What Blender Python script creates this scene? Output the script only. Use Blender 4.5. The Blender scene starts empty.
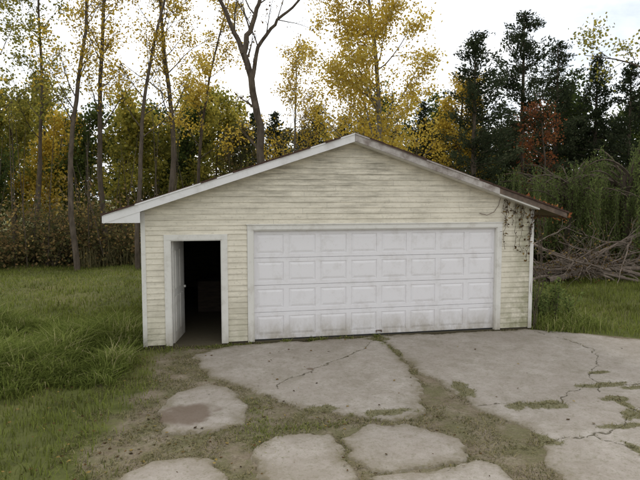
import bpy, math, numpy as np
R=np.random.default_rng
COL=bpy.context.collection
rad=math.radians
# ------------------------------------------------------------------ helpers
class MB:
    def __init__(s): s.V=[];s.F=[];s.M=[];s.T=[];s.n=0
    def add(s,v,f,mat=0,tint=0.5):
        v=np.asarray(v,dtype=np.float32).reshape(-1,3);f=np.asarray(f,dtype=np.int32).reshape(-1,4)
        s.V.append(v);s.F.append(f+s.n);s.M.append(np.full(len(f),mat,np.int32))
        t=np.asarray(tint,dtype=np.float32); s.T.append(np.full(len(v),float(t),np.float32) if t.ndim==0 else t)
        s.n+=len(v)
    def mesh(s,name,mats,smooth=False):
        V=np.concatenate(s.V);F=np.concatenate(s.F);M=np.concatenate(s.M);T=np.concatenate(s.T)
        me=bpy.data.meshes.new(name);me.vertices.add(len(V));me.vertices.foreach_set("co",V.ravel())
        me.loops.add(4*len(F));me.loops.foreach_set("vertex_index",F.ravel())
        me.polygons.add(len(F));me.polygons.foreach_set("loop_start",np.arange(len(F),dtype=np.int32)*4)
        try: me.polygons.foreach_set("loop_total",np.full(len(F),4,np.int32))
        except Exception: pass
        for m in mats: me.materials.append(m)
        me.polygons.foreach_set("material_index",M)
        me.polygons.foreach_set("use_smooth",np.full(len(F),smooth))
        a=me.attributes.new("tint",'FLOAT','POINT');a.data.foreach_set("value",T)
        me.update(calc_edges=True);return me
    def obj(s,name,mats,smooth=False,parent=None):
        o=bpy.data.objects.new(name,s.mesh(name,mats,smooth));COL.objects.link(o)
        if parent: o.parent=parent
        return o
    def box(s,x0,x1,y0,y1,z0,z1,mat=0,tint=.5):
        v=[(x0,y0,z0),(x1,y0,z0),(x1,y1,z0),(x0,y1,z0),(x0,y0,z1),(x1,y0,z1),(x1,y1,z1),(x0,y1,z1)]
        s.hexa(v,mat,tint)
    def hexa(s,v,mat=0,tint=.5):
        s.add(v,[(0,3,2,1),(4,5,6,7),(0,1,5,4),(1,2,6,5),(2,3,7,6),(3,0,4,7)],mat,tint)
    def prism(s,q,y0,y1,mat=0,tint=.5):   # q: four (x,z) corners, counter clockwise
        s.hexa([(q[0][0],y0,q[0][1]),(q[1][0],y0,q[1][1]),(q[1][0],y1,q[1][1]),(q[0][0],y1,q[0][1]),
                (q[3][0],y0,q[3][1]),(q[2][0],y0,q[2][1]),(q[2][0],y1,q[2][1]),(q[3][0],y1,q[3][1])],mat,tint)
    def tube(s,pts,rs,k=6,mat=0,tint=.5):
        pts=np.asarray(pts,float);n=len(pts)
        d=np.gradient(pts,axis=0);d/=np.linalg.norm(d,axis=1)[:,None]+1e-9
        ref=np.array([0.31,0.77,0.2]) if abs(d[0][2])>.8 else np.array([0,0,1.])
        a=np.cross(d,ref);a/=np.linalg.norm(a,axis=1)[:,None]+1e-9;b=np.cross(d,a)
        th=np.arange(k)*2*math.pi/k
        v=pts[:,None,:]+np.asarray(rs)[:,None,None]*(a[:,None,:]*np.cos(th)[None,:,None]+b[:,None,:]*np.sin(th)[None,:,None])
        i=np.arange(n-1)[:,None]*k;j=np.arange(k)[None,:];j2=(j+1)%k
        f=np.stack([i+j,i+j2,i+k+j2,i+k+j],-1).reshape(-1,4)
        s.add(v.reshape(-1,3),f,mat,tint)
    def leaves(s,c,size,rng,mat=1,tint=None,asp=.6,axis=None,axj=.4):
        n=len(c)
        if n==0:return
        u=rng.normal(size=(n,3))
        if axis is not None: u=np.asarray(axis)+u*axj
        u/=np.linalg.norm(u,axis=1)[:,None]
        w=np.cross(u,rng.normal(size=(n,3)));w/=np.linalg.norm(w,axis=1)[:,None]+1e-9
        sz=(np.asarray(size)*rng.uniform(.6,1.35,n))[:,None]*.5
        v=np.stack([c-u*sz,c+w*sz*asp,c+u*sz,c-w*sz*asp],1).reshape(-1,3)
        f=np.arange(4*n).reshape(-1,4)
        if tint is None: tint=rng.uniform(0,1,n)
        s.add(v,f,mat,np.repeat(np.clip(tint,0,1),4))
    def blades(s,xy,z,h,rng,w=.01,lean=.35,mat=0,tint=None):
        n=len(xy)
        if n==0:return
        a=rng.uniform(0,2*math.pi,n);l=h*rng.uniform(0,1,n)*lean*2
        dx=np.stack([np.cos(a),np.sin(a),0*a],1);sd=np.stack([-np.sin(a),np.cos(a),0*a],1)*(w*.5)*rng.uniform(.7,1.4,n)[:,None]
        b=np.stack([xy[:,0],xy[:,1],z-.01+0*h],1);up=np.array([0,0,1.])
        m=b+up*(h*.6)[:,None]+dx*(l*.35)[:,None];t=b+up*(h*np.clip(1-lean*.3*rng.uniform(0,1,n),.3,1))[:,None]+dx*l[:,None]
        v=np.stack([b-sd,b+sd,m+sd*.8,m-sd*.8,t+sd*.12,t-sd*.12],1).reshape(-1,3)
        i=np.arange(n)[:,None]*6
        f=np.concatenate([i+np.array([[0,1,2,3]]),i+np.array([[3,2,4,5]])],0)
        if tint is None: tint=rng.uniform(0,1,n)
        s.add(v,f,mat,np.repeat(np.clip(tint,0,1),6))
_lat=R(5).uniform(0,1,(256,256))
def vn(x,y,sc,sd=0):
    x=np.asarray(x,float)/sc+sd*17.3+1000;y=np.asarray(y,float)/sc+sd*9.1+1000
    i=np.floor(x).astype(int);j=np.floor(y).astype(int);fx=x-i;fy=y-j
    fx=fx*fx*(3-2*fx);fy=fy*fy*(3-2*fy);g=lambda a,b:_lat[a%256,b%256]
    return (g(i,j)*(1-fx)+g(i+1,j)*fx)*(1-fy)+(g(i,j+1)*(1-fx)+g(i+1,j+1)*fx)*fy
def fbm(x,y,sc,sd=0,o=4):
    r=0;a=1;t=0
    for k in range(o): r=r+a*vn(x,y,sc/2**k,sd+k);t+=a;a*=.55
    return r/t
def sm(a,b,x): t=np.clip((x-a)/(b-a),0,1);return t*t*(3-2*t)

# ------------------------------------------------------------------ materials
def mat(name):
    m=bpy.data.materials.new(name);m.use_nodes=True;nt=m.node_tree;nt.nodes.clear()
    return m,nt
def N(nt,t,**k):
    n=nt.nodes.new(t)
    for a,b in k.items():
        if a.startswith("i_"):
            key=a[2:]; key=int(key) if key.isdigit() else key.replace("_"," ")
            n.inputs[key].default_value=b
        else: setattr(n,a,b)
    return n
def ramp(nt,fac,stops,interp='LINEAR'):
    r=nt.nodes.new("ShaderNodeValToRGB");r.color_ramp.interpolation=interp
    e=r.color_ramp.elements
    while len(e)<len(stops): e.new(.5)
    for q,(p,c) in zip(e,stops): q.position=p;q.color=(c[0],c[1],c[2],1) if hasattr(c,'__len__') else (c,c,c,1)
    nt.links.new(fac,r.inputs[0]);return r.outputs[0]
def mix(nt,f,a,b,bt='MIX'):
    m=nt.nodes.new("ShaderNodeMix");m.data_type='RGBA';m.blend_type=bt
    for s,v in ((m.inputs[0],f),(m.inputs[6],a),(m.inputs[7],b)):
        if isinstance(v,(int,float)): s.default_value=v
        elif isinstance(v,tuple): s.default_value=(v[0],v[1],v[2],1)
        else: nt.links.new(v,s)
    return m.outputs[2]
def math_(nt,op,a,b=None,clamp=False):
    m=nt.nodes.new("ShaderNodeMath");m.operation=op;m.use_clamp=clamp
    for s,v in ((m.inputs[0],a),(m.inputs[1],b)):
        if v is None: continue
        if isinstance(v,(int,float)): s.default_value=v
        else: nt.links.new(v,s)
    return m.outputs[0]
def noise(nt,co,scale,detail=5,rough=.6,dist=0.):
    n=nt.nodes.new("ShaderNodeTexNoise");n.inputs["Scale"].default_value=scale;n.inputs["Detail"].default_value=detail
    n.inputs["Roughness"].default_value=rough;n.inputs["Distortion"].default_value=dist
    nt.links.new(co,n.inputs["Vector"]);return n.outputs[0]
def objco(nt,sc=(1,1,1)):
    t=nt.nodes.new("ShaderNodeTexCoord");m=nt.nodes.new("ShaderNodeMapping");m.inputs["Scale"].default_value=sc
    nt.links.new(t.outputs["Object"],m.inputs["Vector"]);return m.outputs[0]
def sepz(nt):
    t=nt.nodes.new("ShaderNodeTexCoord");s=nt.nodes.new("ShaderNodeSeparateXYZ");nt.links.new(t.outputs["Object"],s.inputs[0]);return s.outputs
def attr(nt,nm):
    a=nt.nodes.new("ShaderNodeAttribute");a.attribute_name=nm;return a.outputs["Fac"]
def finish(nt,col,rough=.8,bump=None,bs=.3,bd=.01,spec=.3):
    p=nt.nodes.new("ShaderNodeBsdfPrincipled");o=nt.nodes.new("ShaderNodeOutputMaterial")
    p.inputs["Roughness"].default_value=rough;p.inputs["Specular IOR Level"].default_value=spec
    if isinstance(col,tuple): p.inputs["Base Color"].default_value=(*col,1)
    else: nt.links.new(col,p.inputs["Base Color"])
    if bump is not None:
        b=nt.nodes.new("ShaderNodeBump");b.inputs["Strength"].default_value=bs;b.inputs["Distance"].default_value=bd
        nt.links.new(bump,b.inputs["Height"]);nt.links.new(b.outputs[0],p.inputs["Normal"])
    nt.links.new(p.outputs[0],o.inputs[0])
def leafmat(name,stops,trans=.45):
    m,nt=mat(name);c=ramp(nt,attr(nt,"tint"),stops)
    d=N(nt,"ShaderNodeBsdfDiffuse");t=N(nt,"ShaderNodeBsdfTranslucent");x=N(nt,"ShaderNodeMixShader",i_0=trans);o=N(nt,"ShaderNodeOutputMaterial")
    nt.links.new(c,d.inputs[0]);nt.links.new(c,t.inputs[0]);nt.links.new(d.outputs[0],x.inputs[1]);nt.links.new(t.outputs[0],x.inputs[2]);nt.links.new(x.outputs[0],o.inputs[0])
    return m
def barkmat(name,a,b,sc=6):
    m,nt=mat(name);co=objco(nt,(1,1,.35));n=noise(nt,co,sc,6,.7)
    finish(nt,ramp(nt,n,[(.3,a),(.7,b)]),.9,n,.6,.03,.1);return m

bark=barkmat("bark_grey_brown",(.045,.035,.027),(.15,.12,.09))
bark_l=barkmat("bark_pale",(.08,.07,.06),(.28,.25,.21))
L_yel=leafmat("leaf_yellow",[(0,(.18,.14,.03)),(.3,(.42,.29,.04)),(.7,(.60,.44,.07)),(1,(.58,.48,.13))],.5)
L_yg=leafmat("leaf_yellow_green",[(0,(.08,.09,.025)),(.5,(.22,.21,.045)),(1,(.46,.38,.07))],.5)
L_grn=leafmat("leaf_green",[(0,(.03,.045,.016)),(.6,(.07,.095,.028)),(1,(.16,.18,.045))],.4)
L_wil=leafmat("leaf_willow",[(0,(.09,.12,.04)),(.6,(.17,.22,.07)),(1,(.28,.31,.10))],.5)
L_con=leafmat("needles_dark",[(0,(.02,.027,.016)),(.6,(.048,.062,.032)),(1,(.10,.11,.06))],.3)
L_red=leafmat("leaf_red",[(0,(.10,.035,.018)),(.5,(.25,.09,.04)),(1,(.38,.19,.07))],.45)
L_brn=leafmat("leaf_brown",[(0,(.04,.027,.015)),(.4,(.11,.065,.03)),(.75,(.20,.13,.05)),(1,(.36,.27,.09))],.35)
L_und=leafmat("undergrowth_leaf",[(0,(.04,.045,.02)),(.3,(.09,.095,.038)),(.6,(.17,.135,.06)),(.85,(.26,.165,.075)),(1,(.44,.33,.10))],.45)
G_lawn=leafmat("grass_blade",[(0,(.08,.085,.024)),(.35,(.145,.17,.04)),(.75,(.225,.26,.06)),(1,(.38,.35,.15))],.4)
G_tall=leafmat("tall_grass_blade",[(0,(.065,.08,.022)),(.45,(.145,.18,.042)),(.8,(.25,.29,.075)),(1,(.46,.41,.22))],.45)
G_dry=leafmat("dry_weed_blade",[(0,(.08,.08,.035)),(.5,(.17,.155,.07)),(1,(.32,.27,.15))],.3)

def siding(name,base):
    m,nt=mat(name);co=objco(nt);xyz=sepz(nt)
    big=noise(nt,objco(nt,(1,1,.8)),1.1,5,.6)
    streak=noise(nt,objco(nt,(1.0,1.2,9.5)),1.5,7,.75)
    fine=noise(nt,co,22,4,.7)
    c=mix(nt,math_(nt,'MULTIPLY',big,.7),base,(base[0]*.86,base[1]*.85,base[2]*.80))
    hi=math_(nt,'MULTIPLY',math_(nt,'SUBTRACT',xyz[2],2.1),.6,True)
    st=ramp(nt,streak,[(.40,0.),(.60,1.)])
    bb=ramp(nt,big,[(.36,.25),(.56,1.)])
    g=math_(nt,'MULTIPLY',math_(nt,'MULTIPLY',st,bb),math_(nt,'ADD',math_(nt,'MULTIPLY',hi,.65),.42),True)
    c=mix(nt,g,c,(.28,.255,.20))
    lo=math_(nt,'SUBTRACT',1,math_(nt,'MULTIPLY',xyz[2],1.0),True)
    rt=math_(nt,'MULTIPLY',math_(nt,'SUBTRACT',xyz[0],6.9),2.0,True)
    al=math_(nt,'MULTIPLY',ramp(nt,noise(nt,co,2.4,6,.7),[(.34,0.),(.56,1.)]),math_(nt,'ADD',math_(nt,'MULTIPLY',lo,.6),math_(nt,'MULTIPLY',rt,.65)),True)
    c=mix(nt,al,c,(.26,.25,.15))
    sp=ramp(nt,fine,[(.56,0.),(.70,.5)])
    c=mix(nt,sp,c,(.33,.30,.23))
    finish(nt,c,.6,fine,.05,.003,.3);return m
M_sid=siding("cream_siding",(.75,.70,.585))
def paint(name,base,grime=(.25,.21,.15),amt=.5,low=0.,thr=.5):
    m,nt=mat(name);co=objco(nt);xyz=sepz(nt);n=noise(nt,co,3.5,8,.75);f=noise(nt,co,30,4,.7)
    c=mix(nt,math_(nt,'MULTIPLY',ramp(nt,n,[(thr,0.),(thr+.2,1.)]),amt),base,grime)
    if low:
        lo=math_(nt,'SUBTRACT',1,math_(nt,'MULTIPLY',xyz[2],low),True)
        c=mix(nt,math_(nt,'MULTIPLY',math_(nt,'MULTIPLY',lo,ramp(nt,noise(nt,objco(nt,(1,1,.5)),5,7,.7),[(.35,.2),(.6,1.)])),.95),c,(.33,.29,.22))
    c=mix(nt,ramp(nt,f,[(.62,0.),(.75,.4)]),c,grime)
    finish(nt,c,.5,f,.04,.002,.35);return m
M_trim=paint("white_trim_paint",(.66,.645,.60),amt=.4,low=2.)
M_door=paint("garage_door_paint",(.73,.715,.725),(.45,.42,.38),amt=.4,low=2.0)
M_fasc=paint("rake_white_paint",(.70,.69,.68),(.3,.27,.23),amt=.35,thr=.5)
M_fascw=paint("rake_weathered_paint",(.42,.39,.36),(.13,.09,.07),amt=.8,thr=.42)
M_wood=paint("bare_weathered_wood",(.17,.12,.085),(.05,.035,.025),amt=.8,thr=.4)
m,nt=mat("dark_shingle");n=noise(nt,objco(nt),14,5,.7);finish(nt,ramp(nt,n,[(.3,(.03,.02,.017)),(.7,(.10,.06,.045))]),.95,n,.5,.01,.1);M_shin=m
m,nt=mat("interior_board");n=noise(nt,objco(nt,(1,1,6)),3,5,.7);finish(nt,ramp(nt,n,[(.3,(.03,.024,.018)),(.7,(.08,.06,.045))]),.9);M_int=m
m,nt=mat("rubber_seal");finish(nt,(.02,.02,.02),.7);M_rub=m
m,nt=mat("rusty_metal");n=noise(nt,objco(nt),30,4);finish(nt,ramp(nt,n,[(.4,(.08,.04,.025)),(.6,(.2,.16,.13))]),.6);M_met=m

# ------------------------------------------------------------------ world, sun, camera
SUN_AZ=rad(4);SUN_EL=rad(38)
w=bpy.data.worlds.new("World");bpy.context.scene.world=w;w.use_nodes=True;nt=w.node_tree;nt.nodes.clear()
sky=N(nt,"ShaderNodeTexSky",sky_type='NISHITA',sun_disc=False,sun_elevation=SUN_EL,sun_rotation=SUN_AZ)
b1=N(nt,"ShaderNodeBackground",i_1=.12);nt.links.new(sky.outputs[0],b1.inputs[0])
tc=N(nt,"ShaderNodeTexCoord");mp=N(nt,"ShaderNodeMapping");mp.inputs["Scale"].default_value=(1,1,2.6);nt.links.new(tc.outputs["Generated"],mp.inputs[0])
n1=noise(nt,mp.outputs[0],2.2,7,.55,.3);n2=noise(nt,mp.outputs[0],4.5,6,.6,.2)
b2=N(nt,"ShaderNodeBackground",i_1=1.38);nt.links.new(ramp(nt,n2,[(.3,(.60,.64,.70)),(.5,(.88,.90,.92)),(.62,(1.06,1.05,1.03))]),b2.inputs[0])
vm=N(nt,"ShaderNodeVectorMath",operation='DOT_PRODUCT');nt.links.new(tc.outputs["Generated"],vm.inputs[0]);vm.inputs[1].default_value=(math.sin(SUN_AZ)*math.cos(SUN_EL),math.cos(SUN_AZ)*math.cos(SUN_EL),math.sin(SUN_EL))
gl_=math_(nt,'POWER',math_(nt,'MAXIMUM',vm.outputs["Value"],0.),9.);nt.links.new(math_(nt,'ADD',math_(nt,'MULTIPLY',gl_,.9),1.42),b2.inputs[1])
mx=N(nt,"ShaderNodeMixShader");nt.links.new(ramp(nt,n1,[(.32,.7),(.5,1.)]),mx.inputs[0]);nt.links.new(b1.outputs[0],mx.inputs[1]);nt.links.new(b2.outputs[0],mx.inputs[2])
ow=N(nt,"ShaderNodeOutputWorld");nt.links.new(mx.outputs[0],ow.inputs[0])
sl=bpy.data.lights.new("sun","SUN");sl.energy=1.5;sl.angle=rad(12);sl.color=(1,.94,.84)
so=bpy.data.objects.new("sun",sl);COL.objects.link(so)
so.rotation_euler=(-(math.pi/2-SUN_EL),0,-SUN_AZ);so.location=(0,10,20)
cam=bpy.data.cameras.new("camera");cam.sensor_width=36;cam.lens=562/640*36;cam.clip_end=2000;cam.clip_start=.05
co_=bpy.data.objects.new("camera",cam);COL.objects.link(co_);co_.location=(1.112,-10.365,2.706)
co_.rotation_euler=(rad(90-4.3),0,rad(-11.48));bpy.context.scene.camera=co_
sc=bpy.context.scene;sc.view_settings.view_transform='Standard';sc.view_settings.look='None';sc.view_settings.exposure=0

# ------------------------------------------------------------------ slabs of the driveway (plan coordinates in metres)
SL=dict(
A=[(.94,-1.38),(.85,-.80),(1.2,-.35),(1.86,-.12),(2.80,-.05),(4.27,-.05),(4.31,-.62),(4.31,-1.59),(4.20,-2.53),(3.98,-3.23),(3.72,-3.8),(3.5,-4.03),(3.13,-3.90),(2.73,-3.70),(2.30,-3.60),(2.07,-3.24),(1.91,-2.90),(1.62,-2.48),(1.21,-1.94)],
B=[(.46,-3.2),(.72,-2.48),(1.13,-2.30),(1.50,-2.60),(1.60,-3.13),(1.52,-3.82),(1.07,-3.95),(.6,-3.9)],
C=[(.1,-5.1),(.33,-4.69),(.66,-4.52),(1.2,-4.55),(1.35,-5.4),(.9,-6.3),(.3,-6.2)],
D=[(1.62,-4.38),(2.0,-4.17),(2.40,-4.2),(2.48,-4.64),(2.55,-5.3),(2.1,-5.9),(1.55,-5.6),(1.60,-4.73)],
E=[(2.48,-4.37),(2.95,-4.05),(3.45,-4.12),(3.66,-4.42),(3.80,-4.80),(3.82,-5.14),(3.38,-5.27),(2.95,-5.27),(2.72,-5.22),(2.55,-4.92)],
F=[(4.335,-.05),(7.64,-.05),(8.3,-.55),(9.2,-1.25),(11,-2.3),(15,-4),(15,-14),(4.8,-14),(4.55,-6.4),(4.41,-5.71),(4.45,-5.35),(4.62,-5.11),(4.76,-4.60),(4.54,-4.09),(4.56,-3.63),(4.46,-3.05),(4.37,-2.26),(4.345,-1.31)],
G=[(2.68,-5.33),(3.38,-5.31),(3.80,-5.22),(3.95,-5.40),(4.05,-5.75),(4.35,-7),(4.5,-14),(1.4,-14),(1.6,-7.2),(2.6,-6.6)])
CR=[[(2.03,-2.64),(2.35,-2.2),(2.69,-1.83),(3.05,-1.5),(3.39,-1.30),(3.8,-.85),(4.04,-.57),(4.26,-.3)],
    [(4.5,-3.8),(5.05,-3.84),(5.62,-3.95),(6.0,-3.6),(6.47,-3.32),(7.1,-3.5),(8.2,-3.7),(10,-4.6)],
    [(7.62,-.1),(7.85,-1.68),(7.3,-2.5),(6.72,-3.14),(6.46,-3.74),(6.40,-4.46)],
    [(4.7,-5.05),(5.4,-4.85),(5.9,-4.75),(6.40,-4.46),(7.4,-4.9),(9,-5.3)],
    [(5.4,-4.85),(5.7,-5.6),(5.5,-6.6),(5.9,-8)]]
WP=[(5.35,-3.96,.45,.15),(6.65,-3.42,.42,.10),(6.45,-3.95,.32,.12),(6.35,-4.5,.30,.16),(7.3,-3.6,.5,.08),(2.52,-3.5,.25,.10),(7.0,-2.9,.2,.06),(5.9,-4.75,.30,.07),(8.4,-3.75,.4,.09),(4.33,-.25,.30,.13),
    (4.35,-1.2,.07,.35),(3.3,-3.8,.4,.10),(4.62,-3.2,.14,.35),(4.75,-4.9,.2,.2),(5.6,-5.3,.07,.3),(7.5,-4.9,.4,.09),(6.43,-4.1,.08,.3)]
def seg(px,py,a,b):
    ax,ay=a;bx,by=b;dx,dy=bx-ax,by-ay;t=np.clip(((px-ax)*dx+(py-ay)*dy)/(dx*dx+dy*dy+1e-12),0,1)
    return np.hypot(px-ax-t*dx,py-ay-t*dy)
def polysd(px,py,poly):
    d=np.full(px.shape,1e9);ins=np.zeros(px.shape,bool);n=len(poly)
    for i in range(n):
        a=poly[i];b=poly[(i+1)%n];d=np.minimum(d,seg(px,py,a,b))
        c=((a[1]>py)!=(b[1]>py))
        with np.errstate(divide='ignore',invalid='ignore'): xi=(b[0]-a[0])*(py-a[1])/((b[1]-a[1]) or 1e-12)+a[0]
        ins^=c&(px<xi)
    return np.where(ins,d,-d)
def slab_sd(px,py):
    nx=(fbm(px,py,.45,3,5)-.5)*.34;ny=(fbm(px,py,.45,8,5)-.5)*.34
    s=np.full(px.shape,-1e9)
    for k,p in SL.items(): s=np.maximum(s,polysd(px+nx,py+ny,p))
    return s+(fbm(px,py,.16,11)-.5)*.09
def crack_d(px,py):
    nx=(fbm(px,py,.3,21)-.5)*.26;ny=(fbm(px,py,.3,28)-.5)*.26;d=np.full(px.shape,9.)
    for l in CR:
        for a,b in zip(l[:-1],l[1:]): d=np.minimum(d,seg(px+nx,py+ny,a,b))
    return d
def moss_v(px,py):
    m=np.zeros(px.shape)
    for (x,y,a,b) in WP:
        q=np.hypot((px-x)/a,(py-y)/b)+(fbm(px,py,.12,31)-.5)*1.5;m=np.maximum(m,1-q)
    return m
xs=np.arange(-.2,12.0,.025);ys=np.arange(-9.0,.2,.025)
X,Y=np.meshgrid(xs,ys,indexing='ij');sd=slab_sd(X,Y)
Z=-.03+.05*sm(-.02,.015,sd)+.006*(fbm(X,Y,1.2,40)-.5)
idx=np.arange(X.size).reshape(X.shape)
f=np.stack([idx[:-1,:-1],idx[1:,:-1],idx[1:,1:],idx[:-1,1:]],-1).reshape(-1,4)
keep=(sd[:-1,:-1]>-.06)|(sd[1:,1:]>-.06);keep=keep.ravel()
crk=crack_d(X,Y);moss=moss_v(X,Y)
Z=Z-.012*(1-sm(0,.03,crk))
mb=MB();mb.add(np.stack([X,Y,Z],-1).reshape(-1,3),f[keep],0,0.5)
m,nt=mat("old_concrete");co=objco(nt)
big=noise(nt,co,.7,5,.6);mid=noise(nt,co,4,7,.7);fin=noise(nt,co,55,5,.75)
c=ramp(nt,big,[(.3,(.285,.25,.215)),(.7,(.385,.35,.31))])
c=mix(nt,ramp(nt,mid,[(.35,.6),(.65,0.)]),c,(.235,.20,.165))
c=mix(nt,ramp(nt,fin,[(.3,.55),(.5,0.)]),c,(.2,.175,.15))
c=mix(nt,ramp(nt,fin,[(.6,0.),(.75,.5)]),c,(.48,.44,.39))
c=mix(nt,ramp(nt,noise(nt,objco(nt),1.7,8,.8,.6),[(.47,0.),(.68,.75)]),c,(.20,.175,.135))
sdn=math_(nt,'ADD',attr(nt,"edge"),math_(nt,'MULTIPLY',math_(nt,'SUBTRACT',noise(nt,co,9,7,.85),.5),.40))
c=mix(nt,ramp(nt,sdn,[(.0,.9),(.04,.5),(.18,0.)]),c,(.15,.125,.08))
mo=math_(nt,'ADD',attr(nt,"moss"),math_(nt,'MULTIPLY',math_(nt,'SUBTRACT',noise(nt,co,22,5,.8),.5),.9))
c=mix(nt,ramp(nt,mo,[(.0,0.),(.25,.9)]),c,(.13,.12,.06))
cd=math_(nt,'ADD',attr(nt,"crack"),math_(nt,'MULTIPLY',math_(nt,'SUBTRACT',noise(nt,co,9,4,.7),.5),.03))
c=mix(nt,ramp(nt,cd,[(.007,.85),(.016,0.)]),c,(.06,.05,.03))
st=attr(nt,"stain");c=mix(nt,math_(nt,'MULTIPLY',st,.8,True),c,(.12,.085,.06))
finish(nt,c,.92,fin,.35,.004,.15);M_con=m
drive=mb.obj("concrete_driveway",[M_con],True)
def addattr(o,nm,val): a=o.data.attributes.new(nm,'FLOAT','POINT');a.data.foreach_set("value",np.asarray(val,np.float32).ravel())
addattr(drive,"edge",sd);addattr(drive,"crack",crk);addattr(drive,"moss",moss)
stn=np.maximum(sm(.0,.35,1-np.hypot((X-.85)/.42,(Y+3.35)/.42)+(fbm(X,Y,.2,51)-.5)*.9),sm(0,.4,1-np.hypot((X-2.69)/.09,(Y+1.83)/.07)+(fbm(X,Y,.1,52)-.5)*.5))
addattr(drive,"stain",stn)

# ------------------------------------------------------------------ ground
def axis(a,b,st,far):
    c=list(np.arange(a,b,st));s=st;x=a;lo=[]
    while x>-far: s*=1.14;x-=s;lo.append(x)
    s=st;x=c[-1];hi=[]
    while x<far: s*=1.14;x+=s;hi.append(x)
    return np.array(lo[::-1]+c+hi)
gx=axis(-7,13,.09,500);gy=axis(-9,15,.09,500)
def gz(x,y):
    near=np.exp(-((x-3)**2+(y+3)**2)/60.)
    z=.16*(fbm(x,y,5,60)-.5)*(1-near)+.02*(fbm(x,y,.35,61)-.5)
    z=z+.10*sm(.2,2.5,-x)*sm(-3.5,-1,y)*(fbm(x,y,1.6,66))
    return z-.004
def grassm(x,y):
    bx=np.interp(y,[-12,-5,-3.5,-1.5,-.2,0],[.1,.0,.15,.45,.25,.1])
    l=sm(-.45,.65,bx-x+(fbm(x,y,.7,70)-.5)*1.6)
    ey=np.interp(x,[7.5,8.3,9.2,11,15,40],[-.1,-.5,-1.2,-2.25,-3.9,-14])
    r=sm(-.1,.25,y-ey+(fbm(x,y,.6,71)-.5)*.4)*(x>7.6)
    b=(y>7.1)*1.
    return np.maximum(np.maximum(l,r),b)
X,Y=np.meshgrid(gx,gy,indexing='ij');Zg=gz(X,Y)
Zg=np.where((X>0)&(X<7.64)&(Y>-.02)&(Y<7.1),-.03,Zg)
idx=np.arange(X.size).reshape(X.shape)
f=np.stack([idx[:-1,:-1],idx[1:,:-1],idx[1:,1:],idx[:-1,1:]],-1).reshape(-1,4)
mb=MB();mb.add(np.stack([X,Y,Zg],-1).reshape(-1,3),f)
m,nt=mat("ground_soil_and_turf");co=objco(nt)
n1=noise(nt,co,3,8,.75);n2=noise(nt,co,30,5,.8);n3=noise(nt,co,.5,4)
dirt=ramp(nt,n1,[(.3,(.13,.10,.065)),(.55,(.22,.18,.13)),(.75,(.30,.26,.20))])
dirt=mix(nt,ramp(nt,noise(nt,co,2.1,7,.75),[(.42,0.),(.58,.7)]),dirt,(.12,.12,.05))
dirt=mix(nt,ramp(nt,n2,[(.35,.6),(.55,0.)]),dirt,(.07,.055,.035))
turf=ramp(nt,n1,[(.3,(.06,.065,.022)),(.7,(.125,.135,.04))])
turf=mix(nt,ramp(nt,n3,[(.45,0.),(.65,.5)]),turf,(.18,.155,.07))
gm=math_(nt,'ADD',attr(nt,"grass"),math_(nt,'MULTIPLY',math_(nt,'SUBTRACT',n1,.5),.8))
c=mix(nt,ramp(nt,gm,[(.3,0.),(.65,1.)]),dirt,turf)
finish(nt,c,.95,n2,.6,.02,.1);M_gr=m
ground=mb.obj("ground",[M_gr],True);addattr(ground,"grass",grassm(X,Y))

# ------------------------------------------------------------------ grass and weeds
rg=R(11)
def inside(x,y): return (x>-.02)&(x<7.68)&(y>-.02)&(y<7.2)
mb=MB()
def scat(n,x0,x1,y0,y1): return np.stack([rg.uniform(x0,x1,n),rg.uniform(y0,y1,n)],1)
def lawn(n,box,h0,h1,w):
    p=scat(n,*box);g=grassm(p[:,0],p[:,1]);s=slab_sd(p[:,0],p[:,1])
    k=(rg.uniform(0,1,n)<g*(.15+1.15*fbm(p[:,0],p[:,1],.8,80)))&(s<.02)&~inside(p[:,0],p[:,1]);p=p[k]
    q=fbm(p[:,0],p[:,1],1.1,81);h=rg.uniform(h0,h1,len(p))*(.4+1.2*q)
    mb.blades(p,gz(p[:,0],p[:,1]),h,rg,w,.5,0,rg.uniform(0,.75,len(p))+.8*(fbm(p[:,0],p[:,1],1.5,82)-.4))
lawn(60000,(-6,1,-7,4),.05,.12,.009);lawn(45000,(-12,0,2,16),.06,.14,.015)
lawn(45000,(7.6,18,-3,6),.07,.16,.012);lawn(35000,(7.6,28,5,18),.08,.18,.02)
mb.obj("lawn_grass",[G_lawn])
mb=MB()
p=scat(85000,-6,.1,-3.6,5.5)
den=np.maximum(np.maximum(1-np.hypot((p[:,0]+1.0)/1.5,(p[:,1]-.6)/1.7),1.05-np.hypot((p[:,0]+2.0)/1.9,(p[:,1]+1.1)/1.5)),1-np.hypot((p[:,0]+4.2)/2.4,(p[:,1]-1.5)/2.4))
den=den+(fbm(p[:,0],p[:,1],.8,85)-.5)*.9
k=(den>.1)&(rg.uniform(0,1,len(p))<.85)&~inside(p[:,0],p[:,1]);p=p[k];den=den[k]
tuft=fbm(p[:,0],p[:,1],.45,86)
mb.blades(p,gz(p[:,0],p[:,1]),(.14+.42*np.clip(den,0,.8))*rg.uniform(.6,1.2,len(p))*(.4+1.15*tuft),rg,.014,.95,0,rg.uniform(0,.7,len(p))+.8*(tuft-.33)+(rg.uniform(0,1,len(p))>.93)*.5)
p=scat(9000,7.75,9.3,-.5,5);k=rg.uniform(0,1,len(p))<fbm(p[:,0],p[:,1],.5,87);p=p[k]
mb.blades(p,gz(p[:,0],p[:,1]),rg.uniform(.12,.35,len(p)),rg,.013,.8)
mb.obj("tall_grass",[G_tall])
mb=MB()
p=scat(150000,-.6,9.5,-8,.0);s=slab_sd(p[:,0],p[:,1]);cl=fbm(p[:,0],p[:,1],.35,90)
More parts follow.
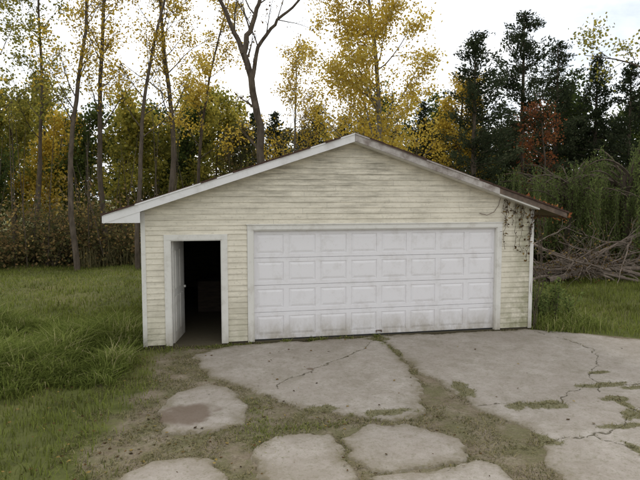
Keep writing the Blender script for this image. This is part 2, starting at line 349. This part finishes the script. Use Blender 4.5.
k=(s<.035)&(p[:,0]<8)&(cl>.46)&(p[:,0]>-.5);pp=p[k]
mb.blades(pp,gz(pp[:,0],pp[:,1]),rg.uniform(.01,.04,len(pp))*(.4+1.5*cl[k]),rg,.007,1.2,0,rg.uniform(0,1,len(pp)))
k=(moss_v(p[:,0],p[:,1])>.12);pp=p[k]
mb.blades(pp,.018+0*pp[:,0],rg.uniform(.015,.045,len(pp)),rg,.007,1.1)
cd=crack_d(p[:,0],p[:,1]);k=(cd<.025)&(cl>.5);pp=p[k];mb.blades(pp,.01+0*pp[:,0],rg.uniform(.01,.04,len(pp)),rg,.006,1.1)
mb.obj("dry_weeds",[G_dry])
mb=MB()
pp=np.concatenate([np.stack([rg.uniform(1.5,4.9,1900),-.03-np.abs(rg.normal(0,.04,1900))],1),np.stack([rg.uniform(-.1,.45,500),-.05-np.abs(rg.normal(0,.15,500))],1)])
k=fbm(pp[:,0],pp[:,1]*.1,.3,95)>.52;pp=pp[k];mb.blades(pp,.01+0*pp[:,0],rg.uniform(.02,.09,len(pp)),rg,.009,.9)
pp=np.concatenate([rg.normal((4.3,-.4),(.04,.3),(260,2)),rg.normal((4.25,-.1),(.25,.04),(300,2)),rg.normal((1.45,-.15),(.3,.06),(500,2)),rg.normal((2.2,-4.0),(.4,.08),(300,2)),rg.normal((1.7,-3.9),(.1,.4),(400,2))])
pp=pp[pp[:,1]<-.03];mb.blades(pp,.0+0*pp[:,0],rg.uniform(.02,.06,len(pp)),rg,.008,1.)
mb.obj("edge_weeds",[G_lawn])
mb=MB();p=np.concatenate([scat(2600,-4,4,-8,0),scat(500,4,12,-8,0),scat(1800,-8,0,0,12),scat(900,8,18,-2,8)])
k=(rg.uniform(0,1,len(p))<np.where(slab_sd(p[:,0],p[:,1])>0,.11,.8))&~inside(p[:,0],p[:,1]);p=p[k]
zz=np.maximum(gz(p[:,0],p[:,1]),np.where(slab_sd(p[:,0],p[:,1])>-.02,.024,-1))+.008+np.where(grassm(p[:,0],p[:,1])>.5,.05,0)
mb.leaves(np.stack([p[:,0],p[:,1],zz],1),.045,rg,0,None,.75,None)
v=mb.V[0].reshape(-1,4,3);cz=v[:,:,2].mean(1,keepdims=True);v[:,:,2]=cz+(v[:,:,2]-cz)*.25;mb.V[0]=v.reshape(-1,3)
mb.obj("fallen_leaves",[L_brn])

# ------------------------------------------------------------------ garage
W=7.64;D=7.0;XC=W/2;SLP=.3326;ZP=3.894
def rt(x): return ZP-SLP*abs(x-XC)
garage=bpy.data.objects.new("garage",None);COL.objects.link(garage)
def clap(mb,spans,z0,z1,lap,tf,clip=None):
    z=z0
    rr=R(3)
    while z<z1-1e-6:
        zt=min(z+lap,z1)
        for a,b in spans(z,zt):
            if b-a<.02: continue
            xs_=[a]
            while xs_[-1]<b-1e-6:
                nx=xs_[-1]+rr.uniform(2.2,3.8); xs_.append(b if nx>b-.5 else nx)
            for p,q in zip(xs_[:-1],xs_[1:]):
                o=rr.uniform(-.0015,.0015);q2=q-.002
                pt,qt=p,q2
                if clip:
                    lo,hi=clip(zt);pt=max(p,lo);qt=min(q2,hi)
                    if qt<=pt: pt=qt=(p+q2)/2
                pts=[(p,-.016+o,z),(q2,-.016+o,z),(qt,-.003,zt),(pt,-.003,zt),(p,0.004,z+.001),(q2,0.004,z+.001)]
                mb.add([tf(*t) for t in pts],[(0,1,2,3),(4,5,1,0)],0)
        z=zt
mb=MB()
def gl(z):
    l=(ZP-.115-z)/SLP;return max(0,XC-l),min(W,XC+l)
def spans_front(z,zt):
    a,b=gl(z);out=[];cuts=[]
    if z<2.044: cuts.append((.37,1.49))
    if z<2.204: cuts.append((1.85,6.955))
    x=a
    for c0,c1 in cuts: out.append((x,c0));x=c1
    out.append((x,b));return out
clap(mb,spans_front,.05,2.045,.105,lambda x,y,z:(x,y,z),gl)
clap(mb,spans_front,2.045,2.205,.08,lambda x,y,z:(x,y,z),gl)
clap(mb,spans_front,2.205,ZP-.12,.105,lambda x,y,z:(x,y,z),gl)
mb.obj("front_siding",[M_sid],parent=garage)
mb=MB();clap(mb,lambda z,zt:[(0,D)],.05,2.5,.105,lambda x,y,z:(y,D-x,z))
clap(mb,lambda z,zt:[(0,D)],.05,2.5,.105,lambda x,y,z:(W-y,x,z));mb.obj("side_siding",[M_sid],parent=garage)
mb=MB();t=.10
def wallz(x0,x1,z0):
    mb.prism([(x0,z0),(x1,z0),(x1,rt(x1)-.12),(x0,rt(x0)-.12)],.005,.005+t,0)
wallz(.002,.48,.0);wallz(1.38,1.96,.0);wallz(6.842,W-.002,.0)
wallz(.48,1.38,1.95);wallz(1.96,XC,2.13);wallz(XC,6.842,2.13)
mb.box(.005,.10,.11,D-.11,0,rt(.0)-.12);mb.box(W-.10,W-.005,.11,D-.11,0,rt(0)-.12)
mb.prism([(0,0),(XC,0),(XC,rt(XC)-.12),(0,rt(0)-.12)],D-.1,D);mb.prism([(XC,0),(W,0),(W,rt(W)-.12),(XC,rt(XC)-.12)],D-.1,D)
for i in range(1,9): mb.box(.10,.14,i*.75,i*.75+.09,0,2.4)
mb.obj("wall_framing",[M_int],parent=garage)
mb=MB();mb.box(.003,W-.003,.0,D-.01,-.02,.025);mb.obj("floor_slab",[M_con],parent=garage)
mb=MB()
y0,y1=-.24,D+.24;e=.598
for s in(-1,1):
    xe=XC+s*(XC+e);q=[(xe,rt(xe)-.10),(XC,ZP-.10),(XC,ZP-.02),(xe,rt(xe)-.02)]
    if s>0:q=[q[1],q[0],q[3],q[2]]
    mb.prism(q,y0,y1,0)
mb.obj("roof_deck",[M_wood],parent=garage)
mb=MB();rr=R(8)
for s in(-1,1):
    L=XC+e+.04;ncol=16;dx=L/ncol
    for i in range(ncol):
        a=XC+s*i*dx;b=XC+s*(i+1)*dx;h0=.012+.012*(i%2)
        oy=.03+rr.uniform(0,.035)
        q=[(b,rt(b)-.018),(a,rt(a)-.018),(a,rt(a)+h0*.3+.004),(b,rt(b)+.018)]
        if s>0:q=[q[1],q[0],q[3],q[2]]
        mb.prism(q,y0-oy,y1+.03,0)
mb.obj("roof_shingles",[M_shin],parent=garage)
def rake(x0,x1,h,ya,yb,mt,name,top=.022):
    mb=MB();mb.prism([(x0,rt(x0)-h-top),(x1,rt(x1)-h-top),(x1,rt(x1)-top),(x0,rt(x0)-top)],ya,yb);mb.obj(name,[mt],parent=garage)
rake(-e,XC-.002,.135,-.268,-.243,M_fasc,"rake_board_left")
rake(XC+.002,6.75,.125,-.268,-.243,M_fascw,"rake_board_right")
rake(6.755,W+e,.10,-.262,-.243,M_wood,"rake_board_end")
rake(XC+.002,6.3,.025,-.285,-.2685,M_fascw,"rake_drip_edge",.0)
rake(-e,XC-.002,.025,-.282,-.2685,M_fasc,"rake_drip_edge_left",.0)
mb=MB()
for s in(-1,1):
    xe=XC+s*XC;q=[(xe,rt(xe)-.155),(XC,ZP-.155),(XC,ZP-.102),(xe,rt(xe)-.102)]
    if s>0:q=[q[1],q[0],q[3],q[2]]
    mb.prism(q,-.2425,-.017,0)
mb.obj("gable_soffit",[M_trim],parent=garage)
mb=MB()
mb.box(-e-.022,-e-.002,-.268,D+.24,rt(-e)-.15,rt(-e)-.022);mb.obj("eave_fascia",[M_fasc],parent=garage)
mb=MB();mb.box(W+e+.002,W+e+.02,-.24,D+.24,rt(-e)-.13,rt(-e)-.022);mb.obj("eave_fascia_right",[M_wood],parent=garage)
mb=MB();mb.box(-e,-.03,-.24,D+.2,rt(-e)-.15,rt(-e)-.135);mb.obj("soffit_left",[M_trim],parent=garage)
mb=MB();mb.prism([(-e+.0,rt(-e)-.15),(.0,rt(-e)-.15),(.0,rt(0)-.157),(-e,rt(-e)-.1501)],-.262,-.245);mb.obj("eave_return",[M_fasc],parent=garage)
mb=MB()
mb.box(-.022,.055,-.026,.0,.03,rt(0)-.16);mb.box(-.022,-.002,.0,.06,.03,rt(0)-.16)
mb.box(W-.055,W+.022,-.026,.0,.03,rt(0)-.16);mb.box(W+.002,W+.022,.0,.06,.03,rt(0)-.16)
mb.obj("corner_boards",[M_trim],parent=garage)
mb=MB()
mb.box(.37,.475,-.03,.004,.03,1.95);mb.box(1.385,1.49,-.03,.004,.03,1.95);mb.box(.37,1.49,-.032,.004,1.95,2.045)
mb.box(.475,.492,-.02,.11,.026,1.932);mb.box(1.368,1.385,-.02,.11,.026,1.932);mb.box(.475,1.385,-.02,.11,1.932,1.949)
mb.obj("walk_door_frame",[M_trim],parent=garage)
mb=MB()
mb.box(1.85,1.955,-.03,.004,.025,2.12);mb.box(6.85,6.955,-.03,.004,.025,2.12);mb.box(1.85,6.955,-.034,.004,2.12,2.205)
mb.box(1.955,1.972,-.018,.09,.025,2.12);mb.box(6.833,6.85,-.018,.09,.025,2.12);mb.box(1.972,6.833,-.018,.09,2.10,2.118)
mb.box(1.83,6.975,-.05,.0,2.206,2.222)
mb.obj("overhead_door_frame",[M_trim],parent=garage)
mb=MB();x0,x1=1.973,6.832;z0=.05;SH=(2.10-z0)/4;PW=(x1-x0)/8
for r in range(4):
    a=z0+r*SH+.003;b=z0+(r+1)*SH-.003
    jr=[.0,.003,-.002,.002][r]
    yb=.062+jr
    mb.box(x0,x1,yb,yb+.035,a,b)
    rl=.075
    mb.box(x0,x1,yb-.010,yb-.0005,a,a+rl);mb.box(x0,x1,yb-.010,yb-.0005,b-rl,b)
    for c in range(9):
        cx=x0+c*PW;l=max(x0,cx-.05);rr_=min(x1,cx+.05)
        mb.box(l,rr_,yb-.0098,yb-.0005,a+rl,b-rl)
    for c in range(8):
        l=x0+c*PW+.05+.010;q=x0+(c+1)*PW-.05-.010;lo=a+rl+.010;hi=b-rl-.010;d=.045
        v=[(l,yb-.0005,lo),(q,yb-.0005,lo),(q,yb-.0005,hi),(l,yb-.0005,hi),(l+d,yb-.010,lo+d),(q-d,yb-.010,lo+d),(q-d,yb-.010,hi-d),(l+d,yb-.010,hi-d)]
        mb.add(v,[(4,5,6,7),(0,1,5,4),(1,2,6,5),(2,3,7,6),(3,0,4,7)])
mb.obj("overhead_door",[M_door],parent=garage)
mb=MB();mb.box(x0,x1,.055,.10,.026,.048);mb.obj("door_seal",[M_rub],parent=garage)
mb=MB();cx=(x0+x1)/2
mb.box(cx-.06,cx+.06,.02,.047,z0+.06,z0+.075);mb.box(cx-.06,cx-.045,.02,.05,z0+.03,z0+.06);mb.box(cx+.045,cx+.06,.02,.05,z0+.03,z0+.06)
mb.obj("lift_handle",[M_met],parent=garage)
mb=MB();mb.box(0,.86,-.02,.02,.0,1.89)
for (a,b,c,d) in [(.12,.39,.2,.85),(.47,.74,.2,.85),(.12,.39,1.0,1.7),(.47,.74,1.0,1.7)]:
    mb.box(a,b,-.028,-.0205,c,d)
mb.box(.78,.82,-.06,-.0285,.92,.96)
lf=mb.obj("walk_door_leaf",[M_trim],parent=garage);lf.location=(.505,.13,.035);lf.rotation_euler=(0,0,rad(80))
mb=MB();mb.box(.9,1.5,3.0,3.5,.025,.75);mb.box(1.6,1.75,2.,2.08,.025,1.4);mb.box(2.2,6,5.8,6.4,.9,.95);mb.box(2.2,2.3,5.8,6.4,.025,.9);mb.box(5.9,6.,5.8,6.4,.025,.9)
mb.obj("stored_bench",[M_int],parent=garage)
mb=MB();mb.tube([(6.45,-.03,2.40),(6.6,-.05,2.36),(6.75,-.05,2.42),(6.85,-.04,2.55),(6.9,-.03,2.7)],[.006]*5,5)
mb.obj("loose_cable",[M_met],parent=garage)

rv=R(77);mb=MB();pts=[]
for i in range(26):
    x=rv.uniform(6.95,7.75);z=rt(x)-.17;p=np.array([x,-.06,z]);l=[p]
    n_=rv.integers(3,9) if i>4 else 14
    for j in range(n_):
        p=p+np.array([rv.normal(0,.03),rv.normal(0,.008),-.07]);p[1]=min(p[1],-.03);l.append(p)
    if len(l)>2: mb.tube(l,np.full(len(l),.004),4,0)
    pts+=l
for i in range(6):
    p=np.array([7.72,-.03,0.02]);l=[p]
    while p[2]<2.3: p=p+np.array([rv.normal(0,.02),rv.normal(0,.004),.1]);l.append(p)
    mb.tube(l,np.full(len(l),.006),4,0)
pts=np.array(pts)
c=pts[rv.integers(0,len(pts),260)]+rv.normal(0,.03,(260,3));mb.leaves(c,.06,rv,1)
c=np.stack([rv.uniform(7.4,8.3,400),rv.uniform(-.2,3,400),0*np.zeros(400)],1);c[:,2]=ZP-SLP*np.abs(c[:,0]-XC)+.03+np.abs(rv.normal(0,.04,400));mb.leaves(c,.075,rv,2)
c=np.stack([8.28+rv.normal(0,.05,200),rv.uniform(-.25,2,200),2.42-np.abs(rv.normal(0,.10,200))],1);mb.leaves(c,.07,rv,2)
mb.obj("climbing_vine",[bark,L_brn,L_red])

# ------------------------------------------------------------------ trees (bearing / distance from the survey point on the drive)
CX,CY=1.112,-10.365
def plot(b,d): return np.array([CX+d*math.sin(rad(b)),CY+d*math.cos(rad(b)),-.05])
def grow(mb,rng,p,d,L,r,lv,P,tips):
    n=max(3,int(L/P['step'][lv]));pts=[p];dd=d/np.linalg.norm(d)
    for i in range(n):
        dd=dd+rng.normal(0,P['wig'][lv],3)+np.array([0,0,P['up'][lv]]);dd/=np.linalg.norm(dd);pts.append(pts[-1]+dd*L/n)
    pts=np.array(pts);tt=np.linspace(0,1,n+1);rs=r*(1-tt*(.8 if lv else .75))
    mb.tube(pts,np.maximum(rs,.005),7 if lv==0 else (5 if lv==1 else 3),0)
    if lv>=P['leaf_lv']: tips.append(pts[1:])
    if lv<P['lv']:
        k=P['kids'][lv]
        for j in range(k):
            t=P['t0'][lv]+(1-P['t0'][lv])*((j+rng.uniform(0,1))/k);i=min(n-1,int(t*n));q=pts[i]+(pts[i+1]-pts[i])*(t*n-i)
            ax=pts[i+1]-pts[i];ax/=np.linalg.norm(ax);pr=np.cross(ax,rng.normal(size=3));pr/=np.linalg.norm(pr)
            an=rad(P['ang'][lv]*rng.uniform(.7,1.3));nd=ax*math.cos(an)+pr*math.sin(an)
            lf=P['len'][lv]*L*(P['shape'](t) if lv==0 else (1.15-.6*t))*rng.uniform(.7,1.25)
            grow(mb,rng,q,nd,lf,max(.006,rs[i]*P['rr'][lv]),lv+1,P,tips)
def dparams(**k):
    P=dict(step=[.7,.45,.3,.25],wig=[.06,.13,.2,.2],up=[.03,.05,.0,-.02],lv=3,leaf_lv=2,kids=[16,6,4,0],t0=[.3,.25,.2,0],ang=[50,45,45,0],
      len=[.30,.45,.5,0],rr=[.38,.5,.55,0],shape=lambda t:1.1-.7*t);P.update(k);return P
def leafup(mb,rng,tips,nl,ls,sp,seed,tb,gone):
    if gone: tips=[t for t in tips if rng.uniform()>gone]
    T=np.concatenate(tips);i=rng.integers(0,len(T),nl);c=T[i]+rng.normal(0,sp,(nl,3))
    blob=vn(c[:,0]+c[:,1]*.7,c[:,2],.9,seed%30)
    k=rng.uniform(0,1,nl)<.25+1.1*blob;c=c[k];blob=blob[k]
    mb.leaves(c,ls,rng,1,np.clip(rng.uniform(0,.6,len(c))+.5*blob-.05+tb,0,1),.75)
def tree_mesh(seed,H,r,P,nl,ls,lmat,sp=.15,lean=(0,0),bk=None,tb=0,gone=0.):
    rng=R(seed);mb=MB();tips=[]
    grow(mb,rng,np.zeros(3),np.array([lean[0],lean[1],1.]),H,r,0,P,tips)
    if nl: leafup(mb,rng,tips,nl,ls,sp,seed,tb,gone)
    return mb,[bk or bark,lmat]
def tree(name,b,d,*a,**k):
    mb,ms=tree_mesh(*a,**k);o=mb.obj(name,ms,False);o.location=plot(b,d);return o
up=dparams(kids=[20,6,4,0],ang=[42,40,45,0],len=[.20,.45,.5,0],t0=[.35,.25,.2,0],wig=[.045,.12,.2,.2],rr=[.33,.5,.55,0])
tree("poplar_tree",-18.5,19,101,13,.07,up,1900,.09,L_yel,lean=(-.16,0),gone=.3)
tree("poplar_tree",-12.0,22,102,15,.11,up,5600,.095,L_yel,lean=(-.10,0),gone=.3)
tree("poplar_tree",-9.5,24,103,15,.12,up,5600,.095,L_yel,lean=(-.02,0),gone=.3)
tree("poplar_tree",-6.6,22,104,14,.10,up,5400,.095,L_yel,lean=(-.03,0),gone=.2)
tree("poplar_tree",-3.6,23,105,15,.13,up,5800,.095,L_yel,lean=(.03,0),gone=.3)
tree("poplar_tree",-15.5,27,106,14,.10,up,7500,.11,L_yg,lean=(.03,0),gone=.3)
tree("poplar_tree",-1.0,28,107,13,.10,up,6500,.11,L_yel,lean=(.0,0),gone=.4)
tree("poplar_tree",-20,25,108,14,.11,up,8000,.11,L_yg)
rng=R(204);mb=MB();tips=[]
P=dparams(lv=3,kids=[0,5,4,0],step=[.7,.35,.3,.25],t0=[0,.25,.2,0],len=[.4,.42,.5,0],ang=[0,38,45,0],wig=[.06,.13,.18,.2],up=[0,.03,0,0])
def limb(pts,r0,r1,kids,L):
    pts=np.array(pts,float);t=np.linspace(0,1,len(pts));tf=np.linspace(0,1,len(pts)*4);q=np.stack([np.interp(tf,t,pts[:,i]) for i in range(3)],1)
    q[1:-1]+=rng.normal(0,.03,(len(q)-2,3));rs=np.linspace(r0,r1,len(q));mb.tube(q,rs,7,0)
    for j in range(kids):
        i=int(len(q)*(.25+.72*(j+rng.uniform())/kids));i=min(i,len(q)-2);ax=q[i+1]-q[i];ax/=np.linalg.norm(ax);pr=np.cross(ax,rng.normal(size=3));pr/=np.linalg.norm(pr)
        grow(mb,rng,q[i],ax*.75+pr*.7,L*rng.uniform(.6,1.2),rs[i]*.4,1,P,tips)
limb([(.05,0,0),(.0,0,2.8),(.0,0,5.4),(-.25,0,6.8),(-.62,0,8.2)],.17,.12,5,1.3)
limb([(-.62,0,8.2),(-1.0,.1,9.2),(-1.7,.1,10.6),(-1.9,.1,12.5)],.11,.04,7,1.8)
limb([(-.62,0,8.2),(-.3,-.1,9.3),(.1,-.1,10.6),(.2,-.2,12.8)],.12,.04,8,1.8)
limb([(-.33,0,7.1),(-.1,.2,8.5),(.6,.2,9.5),(1.5,.3,10.3),(2.6,.3,11.6)],.09,.03,8,1.8)
leafup(mb,rng,tips,350,.09,.1,4,0,.5)
o=mb.obj("bare_tree",[bark,L_brn]);o.location=plot(5.5,22);o.rotation_euler=(0,0,rad(-5))
P=dparams(kids=[36,7,4,0],t0=[.18,.2,.2,0],ang=[52,42,45,0],len=[.235,.45,.5,0],shape=lambda t:min(1.,.35+2.2*t)*(1.15-.95*t)+.15,wig=[.02,.12,.2,.2])
tree("aspen_tree",17.9,24,301,13.8,.15,P,42000,.105,L_yel,sp=.18,bk=bark_l,tb=.15)
tree("aspen_tree",8.6,27,302,9.5,.08,P,8000,.10,L_yel,sp=.16,bk=bark_l)
tree("aspen_tree",25.2,30,303,8.5,.12,P,14000,.12,L_yel,sp=.18)
P=dparams(kids=[14,6,4,0],t0=[.35,.2,.2,0],ang=[50,42,45,0],len=[.28,.45,.5,0])
tree("red_maple_tree",33.2,25.5,304,6.5,.07,P,3000,.095,L_red,sp=.18,gone=.35)
tree("maple_tree",43.5,20,305,12,.2,dparams(len=[.36,.45,.5,0]),15000,.10,L_yg,sp=.18)
def conifer_mesh(seed,H,Rr,n,ls=.14,lmat=L_con,rag=.35,z0=.06,pw=.75,droop=-.12):
    rng=R(seed);mb=MB();mb.tube([(0,0,0),(0.03,0,H*.5),(0,0,H)],[H*.018,H*.011,.01],7,0)
    c=[];ax=[];nb=int(H*13);lob=rng.uniform(0,6.28,3)
    for i in range(nb):
        t=z0+(1-z0)*(i+rng.uniform())/nb;z=t*H;a=rng.uniform(0,6.283)
        L=Rr*((1-t)**pw+.04)*rng.uniform(1-rag,1+rag*.6)*(.75+.5*vn(np.array([a*1.2]),np.array([z]),1.1,seed%40)[0]*1.2)
        d=np.array([math.cos(a),math.sin(a),rng.uniform(-.1,.35)+.5*t]);m_=6;pts=[np.array([0,0,z])]
        for j in range(m_): d=d+np.array([0,0,droop*.5 if j<3 else .12]);pts.append(pts[-1]+d/np.linalg.norm(d)*L/m_)
        pts=np.array(pts);mb.tube(pts,np.linspace(.022,.005,m_+1),3,0)
        k=max(4,int(n/nb*(L/Rr+.15)*1.6));tt=rng.uniform(.15,1,k)**.8*m_;ii=np.minimum(tt.astype(int),m_-1);q=pts[ii]+(pts[ii+1]-pts[ii])*(tt-ii)[:,None]
        w_=.07+.14*(1-tt/m_)*L/ max(Rr,.1)+.05
        q=q+rng.normal(0,1,(k,3))*w_[:,None]*np.array([1,1,.55]);c.append(q);ax.append(np.repeat((d/np.linalg.norm(d))[None],k,0))
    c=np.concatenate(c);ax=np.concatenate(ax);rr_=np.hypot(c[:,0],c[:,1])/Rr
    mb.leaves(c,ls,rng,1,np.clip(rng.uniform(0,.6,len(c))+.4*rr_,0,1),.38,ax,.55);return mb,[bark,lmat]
def conifer(name,b,d,*a,**k):
    mb,ms=conifer_mesh(*a,**k);o=mb.obj(name,ms);o.location=plot(b,d);return o
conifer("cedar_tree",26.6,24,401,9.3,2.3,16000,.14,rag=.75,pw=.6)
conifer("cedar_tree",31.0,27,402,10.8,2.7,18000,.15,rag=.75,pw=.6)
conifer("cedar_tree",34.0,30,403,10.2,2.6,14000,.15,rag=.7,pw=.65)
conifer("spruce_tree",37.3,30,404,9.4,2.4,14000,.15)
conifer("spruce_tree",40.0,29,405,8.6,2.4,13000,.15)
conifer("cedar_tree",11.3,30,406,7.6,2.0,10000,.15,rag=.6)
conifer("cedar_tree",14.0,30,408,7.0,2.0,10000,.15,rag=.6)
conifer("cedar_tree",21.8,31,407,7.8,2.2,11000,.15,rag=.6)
rng=R(501);mb=MB();mb.tube([(0,0,0),(.1,0,1.2),(.0,.1,2.6),(-.2,.1,3.6)],[.28,.23,.19,.12],8,0);c=[];ax=[]
for i in range(46):
    a=rng.uniform(0,6.283);rd=rng.uniform(1.0,3.3);h=rng.uniform(3.6,5.2);p0=np.array([0,0,rng.uniform(2.0,3.6)])
    e_=np.array([math.cos(a)*rd,math.sin(a)*rd,h-.25*rd]);mid=(p0+e_)/2+np.array([0,0,.9]);tt=np.linspace(0,1,9)[:,None]
    pts=(1-tt)**2*p0+2*tt*(1-tt)*mid+tt**2*e_;mb.tube(pts,np.linspace(.06,.012,9),4,0)
    for s in range(14):
        q=pts[rng.integers(3,9)]+rng.normal(0,.12,3);l=rng.uniform(.8,min(3.2,max(1.,q[2]-.4)));m_=int(l/.04)
        zz=np.linspace(0,l,m_);dx=rng.normal(0,.16,2);st_=np.stack([q[0]+dx[0]*np.sqrt(zz),q[1]+dx[1]*np.sqrt(zz),q[2]-zz],1);c.append(st_+rng.normal(0,.03,(m_,3)))
        mb.tube(st_[::max(1,m_//5)],np.full(len(st_[::max(1,m_//5)]),.004),3,0)
c=np.concatenate(c);mb.leaves(c,.11,rng,1,np.clip(rng.uniform(0,.6,len(c))+.5*(vn(c[:,0],c[:,1],.8,3)-.2),0,1),.32,np.array([0,0,-1.]),.7)
wl=mb.obj("willow_tree",[bark,L_wil]);wl.location=plot(40.2,24)
wl2=bpy.data.objects.new("willow_tree.001",wl.data);COL.objects.link(wl2);wl2.location=plot(35.6,23);wl2.scale=(.85,.85,.86);wl2.rotation_euler=(0,0,2)
rng=R(601);mb=MB();tips=[];P=dparams(lv=2,leaf_lv=1,kids=[9,5,0,0],step=[.3,.25,.2,.2],wig=[.08,.14,.2,.2],up=[-.01,.0,-.01,0],t0=[.2,.2,0,0],len=[.55,.5,0,0],ang=[38,42,0,0],rr=[.5,.5,.5,0])
for i in range(16):
    a=rng.uniform(-.6,.6)+(math.pi if i%3 else 0);grow(mb,rng,np.array([rng.uniform(-1.8,1.8),rng.uniform(-1,1.),rng.uniform(.1,.6)]),np.array([math.cos(a),math.sin(a)*.5,rng.uniform(-.02,.35)]),rng.uniform(2,3.4),rng.uniform(.03,.07),0,P,tips)
for (a_,b_,r_) in [((-2.6,.2,.25),(3.8,-.3,1.0),.13),((-2.0,-.5,.15),(3.,.6,.9),.10),((3.2,.5,1.9),(-2.4,-.3,.35),.09),((-3.,.4,1.6),(.5,-.6,.2),.06)]:
    a_=np.array(a_);grow(mb,rng,a_,np.array(b_)-a_,np.linalg.norm(np.array(b_)-a_),r_,0,dict(P,wig=[.03,.14,.2,.2]),tips)
T=np.concatenate(tips);T=T[T[:,2]>0];c=T[rng.integers(0,len(T),1400)]+rng.normal(0,.07,(1400,3));mb.leaves(c,.08,rng,1)
fb=mb.obj("fallen_branches",[barkmat("dead_wood",(.09,.07,.055),(.26,.21,.17)),L_brn]);fb.location=plot(37.6,20.5)

# distant tree line, one object
TL=MB();TLM=[bark,L_grn,L_yg,L_und,L_yel,L_con]
P=dparams(lv=2,leaf_lv=1,kids=[24,6,0,0],t0=[.12,.2,.2,0],ang=[55,42,45,0],len=[.34,.5,.5,0],shape=lambda t:min(1,.5+1.5*t)*(1.15-.8*t))
var=[]
for i,(lm,H) in enumerate([(L_grn,8.5),(L_yg,9.0),(L_und,8.0),(L_grn,9.5),(L_yel,9.5)]):
    mb,ms=tree_mesh(700+i,H,.12,P,7000,.21,lm,sp=.30);var.append((np.concatenate(mb.V),np.concatenate(mb.F),np.concatenate(mb.M),np.concatenate(mb.T),TLM.index(lm)))
for i in range(2):
    mb,ms=conifer_mesh(720+i,8.5,2.1,6000,.24,rag=.5);var.append((np.concatenate(mb.V),np.concatenate(mb.F),np.concatenate(mb.M),np.concatenate(mb.T),5))
rng=R(801)
def inst(v,b,d,s):
    V,F,M,T,li=var[v];a=rng.uniform(0,6.3);ca,sa=math.cos(a),math.sin(a);k=s*rng.uniform(.9,1.15)
    V2=np.stack([(V[:,0]*ca-V[:,1]*sa)*k,(V[:,0]*sa+V[:,1]*ca)*k,V[:,2]*s],1)+plot(b,d)
    TL.V.append(V2.astype(np.float32));TL.F.append(F+TL.n);TL.M.append(np.where(M==1,li,0).astype(np.int32));TL.T.append(np.clip(T+rng.uniform(-.12,.12),0,1).astype(np.float32));TL.n+=len(V)
b=-26.
while b<50:
    L_=b<3
    v=rng.choice([0,1,2,4,1] if L_ else [0,3,5,6,5,6,2]);inst(int(v),b,rng.uniform(31,36),rng.uniform(.72,.95) if L_ else rng.uniform(.76,.92));b+=rng.uniform(2.4,3.4)
b=-26.
while b<50:
    v=rng.choice([0,1,2,3,5]);inst(int(v),b,rng.uniform(40,47),rng.uniform(.85,1.08));b+=rng.uniform(2.8,3.8)
TL.obj("distant_treeline",TLM)

rng=R(901);mb=MB();cs=[];tn=[];
def bush(b,d,h,wd,n,tb):
    o=plot(b,d)
    for j in range(7):
        a=rng.uniform(0,6.28);e_=o+np.array([math.cos(a)*wd*.6,math.sin(a)*wd*.6,h*rng.uniform(.6,1.1)]);mb.tube([o,(o+e_)/2+np.array([0,0,.15]),e_],[.015,.01,.004],3,0)
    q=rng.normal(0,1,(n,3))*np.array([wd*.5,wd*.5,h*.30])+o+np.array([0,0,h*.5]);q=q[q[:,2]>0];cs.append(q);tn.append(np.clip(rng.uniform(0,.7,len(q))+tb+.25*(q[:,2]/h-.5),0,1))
for i in range(84):
    b=rng.uniform(-24,8);bush(b,rng.uniform(23.6,28.5),rng.uniform(1.0,2.7),rng.uniform(.7,1.4),620,rng.uniform(-.1,.35))
for i in range(46):
    b=rng.uniform(24,48);bush(b,rng.uniform(25,31),rng.uniform(1.,2.6),rng.uniform(.7,1.4),560,rng.uniform(-.25,.1))
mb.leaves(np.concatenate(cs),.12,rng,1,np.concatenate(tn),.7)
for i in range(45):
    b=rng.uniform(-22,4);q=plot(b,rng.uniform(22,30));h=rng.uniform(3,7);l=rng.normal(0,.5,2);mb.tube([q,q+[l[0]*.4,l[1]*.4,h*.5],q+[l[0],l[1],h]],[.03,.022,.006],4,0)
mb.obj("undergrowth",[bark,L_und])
mb=MB();p=scat(18000,-13,2,11.5,17);k=(fbm(p[:,0],p[:,1],1.3,98)>.38)&(p[:,1]+.25*p[:,0]>10.8+1.5*vn(p[:,0],p[:,1],1.5,4));p=p[k]
mb.blades(p,gz(p[:,0],p[:,1]),rng.uniform(.3,1.15,len(p))*(.4+1.1*fbm(p[:,0],p[:,1],1.0,99)),rng,.02,.5,0)
c=np.stack([p[:14000,0],p[:14000,1],rng.uniform(.1,1.3,len(p[:14000]))],1);mb.leaves(c,.11,rng,1)
mb.obj("tall_weeds",[G_dry,L_und])
rng=R(950);mb=MB();cs=[]
for i in range(26):
    o=np.array([rng.uniform(7.85,9.4),rng.uniform(.2,6.5),0.]);h=rng.uniform(.3,.95)
    for j in range(6):
        e_=o+np.array([rng.normal(0,.16),rng.normal(0,.16),h*rng.uniform(.6,1.1)]);mb.tube([o,(o+e_)/2,e_],[.007,.005,.002],3,0)
        t_=rng.uniform(.2,1,(36,1));cs.append(o+(e_-o)*t_+rng.normal(0,.05,(36,3)))
mb.leaves(np.concatenate(cs),.07,rng,1);mb.obj("weed_shrub",[bark,L_wil])
